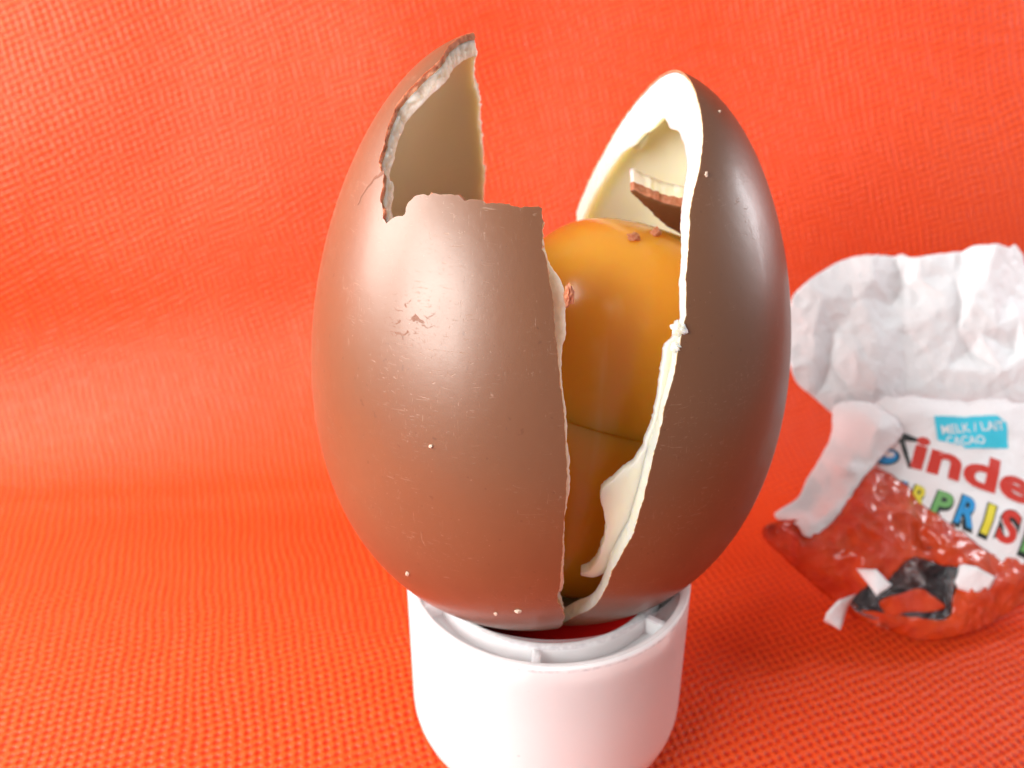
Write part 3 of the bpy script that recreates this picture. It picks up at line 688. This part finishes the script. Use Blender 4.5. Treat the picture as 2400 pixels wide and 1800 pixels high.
sheet("red_base", BAG_EDGE, BAG_IN, M_RED, wrapper, 14, .028, 1, ds=.028, fine=1.6, holes=HOLE, label="crumpled red lower part with a torn hole")
sheet("silver_lining", LINING_EDGE, LINING_IN, M_SILVER, wrapper, 15, .05, 0, ds=.028, fine=2.2)
sheet("torn_tab", TAB_A, [], M_PAPER, wrapper, 16, .008, 0, thick=.01, corner=False)
sheet("torn_tab", TAB_B, [], M_PAPER, wrapper, 17, .008, 0, thick=.01, corner=False)
sheet("torn_tab", TAB_C, [], M_PAPER, wrapper, 18, .008, 0, thick=.01, corner=False)
sheet("foil_scrap", SCRAP, [], M_RED, wrapper, 19, .03, 0, thick=.01)
sheet("foil_strip", STRIP, [], M_SILVER, wrapper, 20, .01, 1, thick=.01)
# ---- flat print on the wrapper front
M_PRED = simple("print_red", (0.62, 0.045, 0.03), .45); M_PCY = simple("print_cyan", (0.05, 0.62, 0.82), .45); M_PW = simple("print_white", (.85, .88, .9), .45)
M_PBK = simple("print_black", (0.02, 0.03, 0.03), .45); M_PY = simple("print_yellow", (0.80, 0.72, 0.06), .45); M_PG = simple("print_green", (0.16, 0.45, 0.14), .45); M_PB = simple("print_blue", (0.03, 0.33, 0.72), .45)
def lay(name, V, F, mat, parent, lift):
    out = []
    e = .02
    for v in V:
        p = fsurf(v[0], v[1]); q = fsurf(v[0]+e, v[1])-p; r = fsurf(v[0], v[1]+e)-p
        out.append(p+q.cross(r).normalized()*lift)
    o = mesh_obj(name, out, F, mat, parent); return o
def text(name, s, p0, p1, height, mats, parent, lift, shear=0, offset=0, bold=0, space=1.0):
    """letters along the line p0->p1 in wrapper coordinates, draped on the paper"""
    cu = bpy.data.curves.new("t", 'FONT'); cu.body = s; cu.size = 1; cu.shear = shear; cu.offset = offset; cu.space_character = space; cu.resolution_u = 4
    ob = bpy.data.objects.new("t", cu); COL.objects.link(ob); bpy.context.view_layer.update()
    me = bpy.data.meshes.new_from_object(ob.evaluated_get(bpy.context.evaluated_depsgraph_get()))
    bpy.data.objects.remove(ob)
    bm = bmesh.new(); bm.from_mesh(me); bmesh.ops.triangulate(bm, faces=bm.faces)
    for _ in range(3):
        lg = [e for e in bm.edges if e.calc_length() > .16]
        if not lg: break
        bmesh.ops.subdivide_edges(bm, edges=lg, cuts=1); bmesh.ops.triangulate(bm, faces=bm.faces)
    bm.verts.ensure_lookup_table()
    x0 = min(v.co.x for v in bm.verts); x1 = max(v.co.x for v in bm.verts); hh = max(v.co.y for v in bm.verts)
    p0, p1 = Vector(p0), Vector(p1); dx = (p1-p0); L = dx.length; dx.normalize(); dy = Vector((-dx.y, dx.x))
    V = [p0+dx*((v.co.x-x0)/(x1-x0)*L)+dy*(v.co.y/hh*height) for v in bm.verts]; F = [[v.index for v in f.verts] for f in bm.faces]
    bm.free()
    return lay(name, V, F, mats, parent, lift)
def patchpoly(name, poly, mat, lift, jag=.006):
    P = resample(poly, .025, lambda i, q: jag, 3, smooth_corner=False); V, F, _ = fill(P, .04); return lay(name, V, F, mat, wrapper, lift)
patchpoly("printed_label", [(a, b) for a, b, c in LABEL], M_PCY, .006)
text("printed_letters", "MELK / LAIT", (.50, 1.735), (1.075, 1.775), .085, M_PW, wrapper, .011, offset=.012)
text("printed_letters", "CACAO", (.53, 1.632), (.865, 1.640), .08, M_PW, wrapper, .011, offset=.012)
text("printed_name", "inder", (.189, 1.452), (1.42, .98), .315, M_PRED, wrapper, .007, offset=.035, space=1.0)
patchpoly("printed_letter", [(a, b) for a, b, c in K_A], M_PBK, .006, 0)
bx_, by_ = .02, 1.55
patchpoly("printed_dot", [(bx_+.115*math.cos(a*math.pi/8), by_+.085*math.sin(a*math.pi/8)) for a in range(16)], M_PBK, .006, 0)
patchpoly("printed_dot", [(bx_+.1*math.cos(a*math.pi/8), by_+.072*math.sin(a*math.pi/8)) for a in range(16)], M_PB, .009, 0)
patchpoly("printed_dot", [(bx_+.03+.045*math.cos(a*math.pi/6), by_+.015+.03*math.sin(a*math.pi/6)) for a in range(12)], M_PW, .012, 0)
lets = [("U", M_PB), ("R", M_PY), ("P", M_PG), ("R", M_PB), ("I", M_PY), ("S", M_PRED), ("E", M_PG)]
xs_ = [-.06, .12, .29, .47, .68, .80, 1.02]; ws_ = [.15, .15, .16, .19, .09, .19, .2]; hs_ = [.17, .18, .2, .24, .26, .28, .3]
dirv = Vector((.905, -.425)).normalized(); o0 = Vector((.123, 1.10))
for (ch, mt), xx, w_, h_ in zip(lets, xs_, ws_, hs_):
    p = o0+dirv*(xx-.12)*1.08; q = p+dirv*w_
    text("printed_letter", ch, p, q, h_*1.12, M_PBK, wrapper, .006, offset=.12)
    dn = Vector((-dirv.y, dirv.x))
    text("printed_letter", ch, p+dirv*.012+dn*.012, q-dirv*.012+dn*.012, h_*1.04, mt, wrapper, .010, offset=.035)
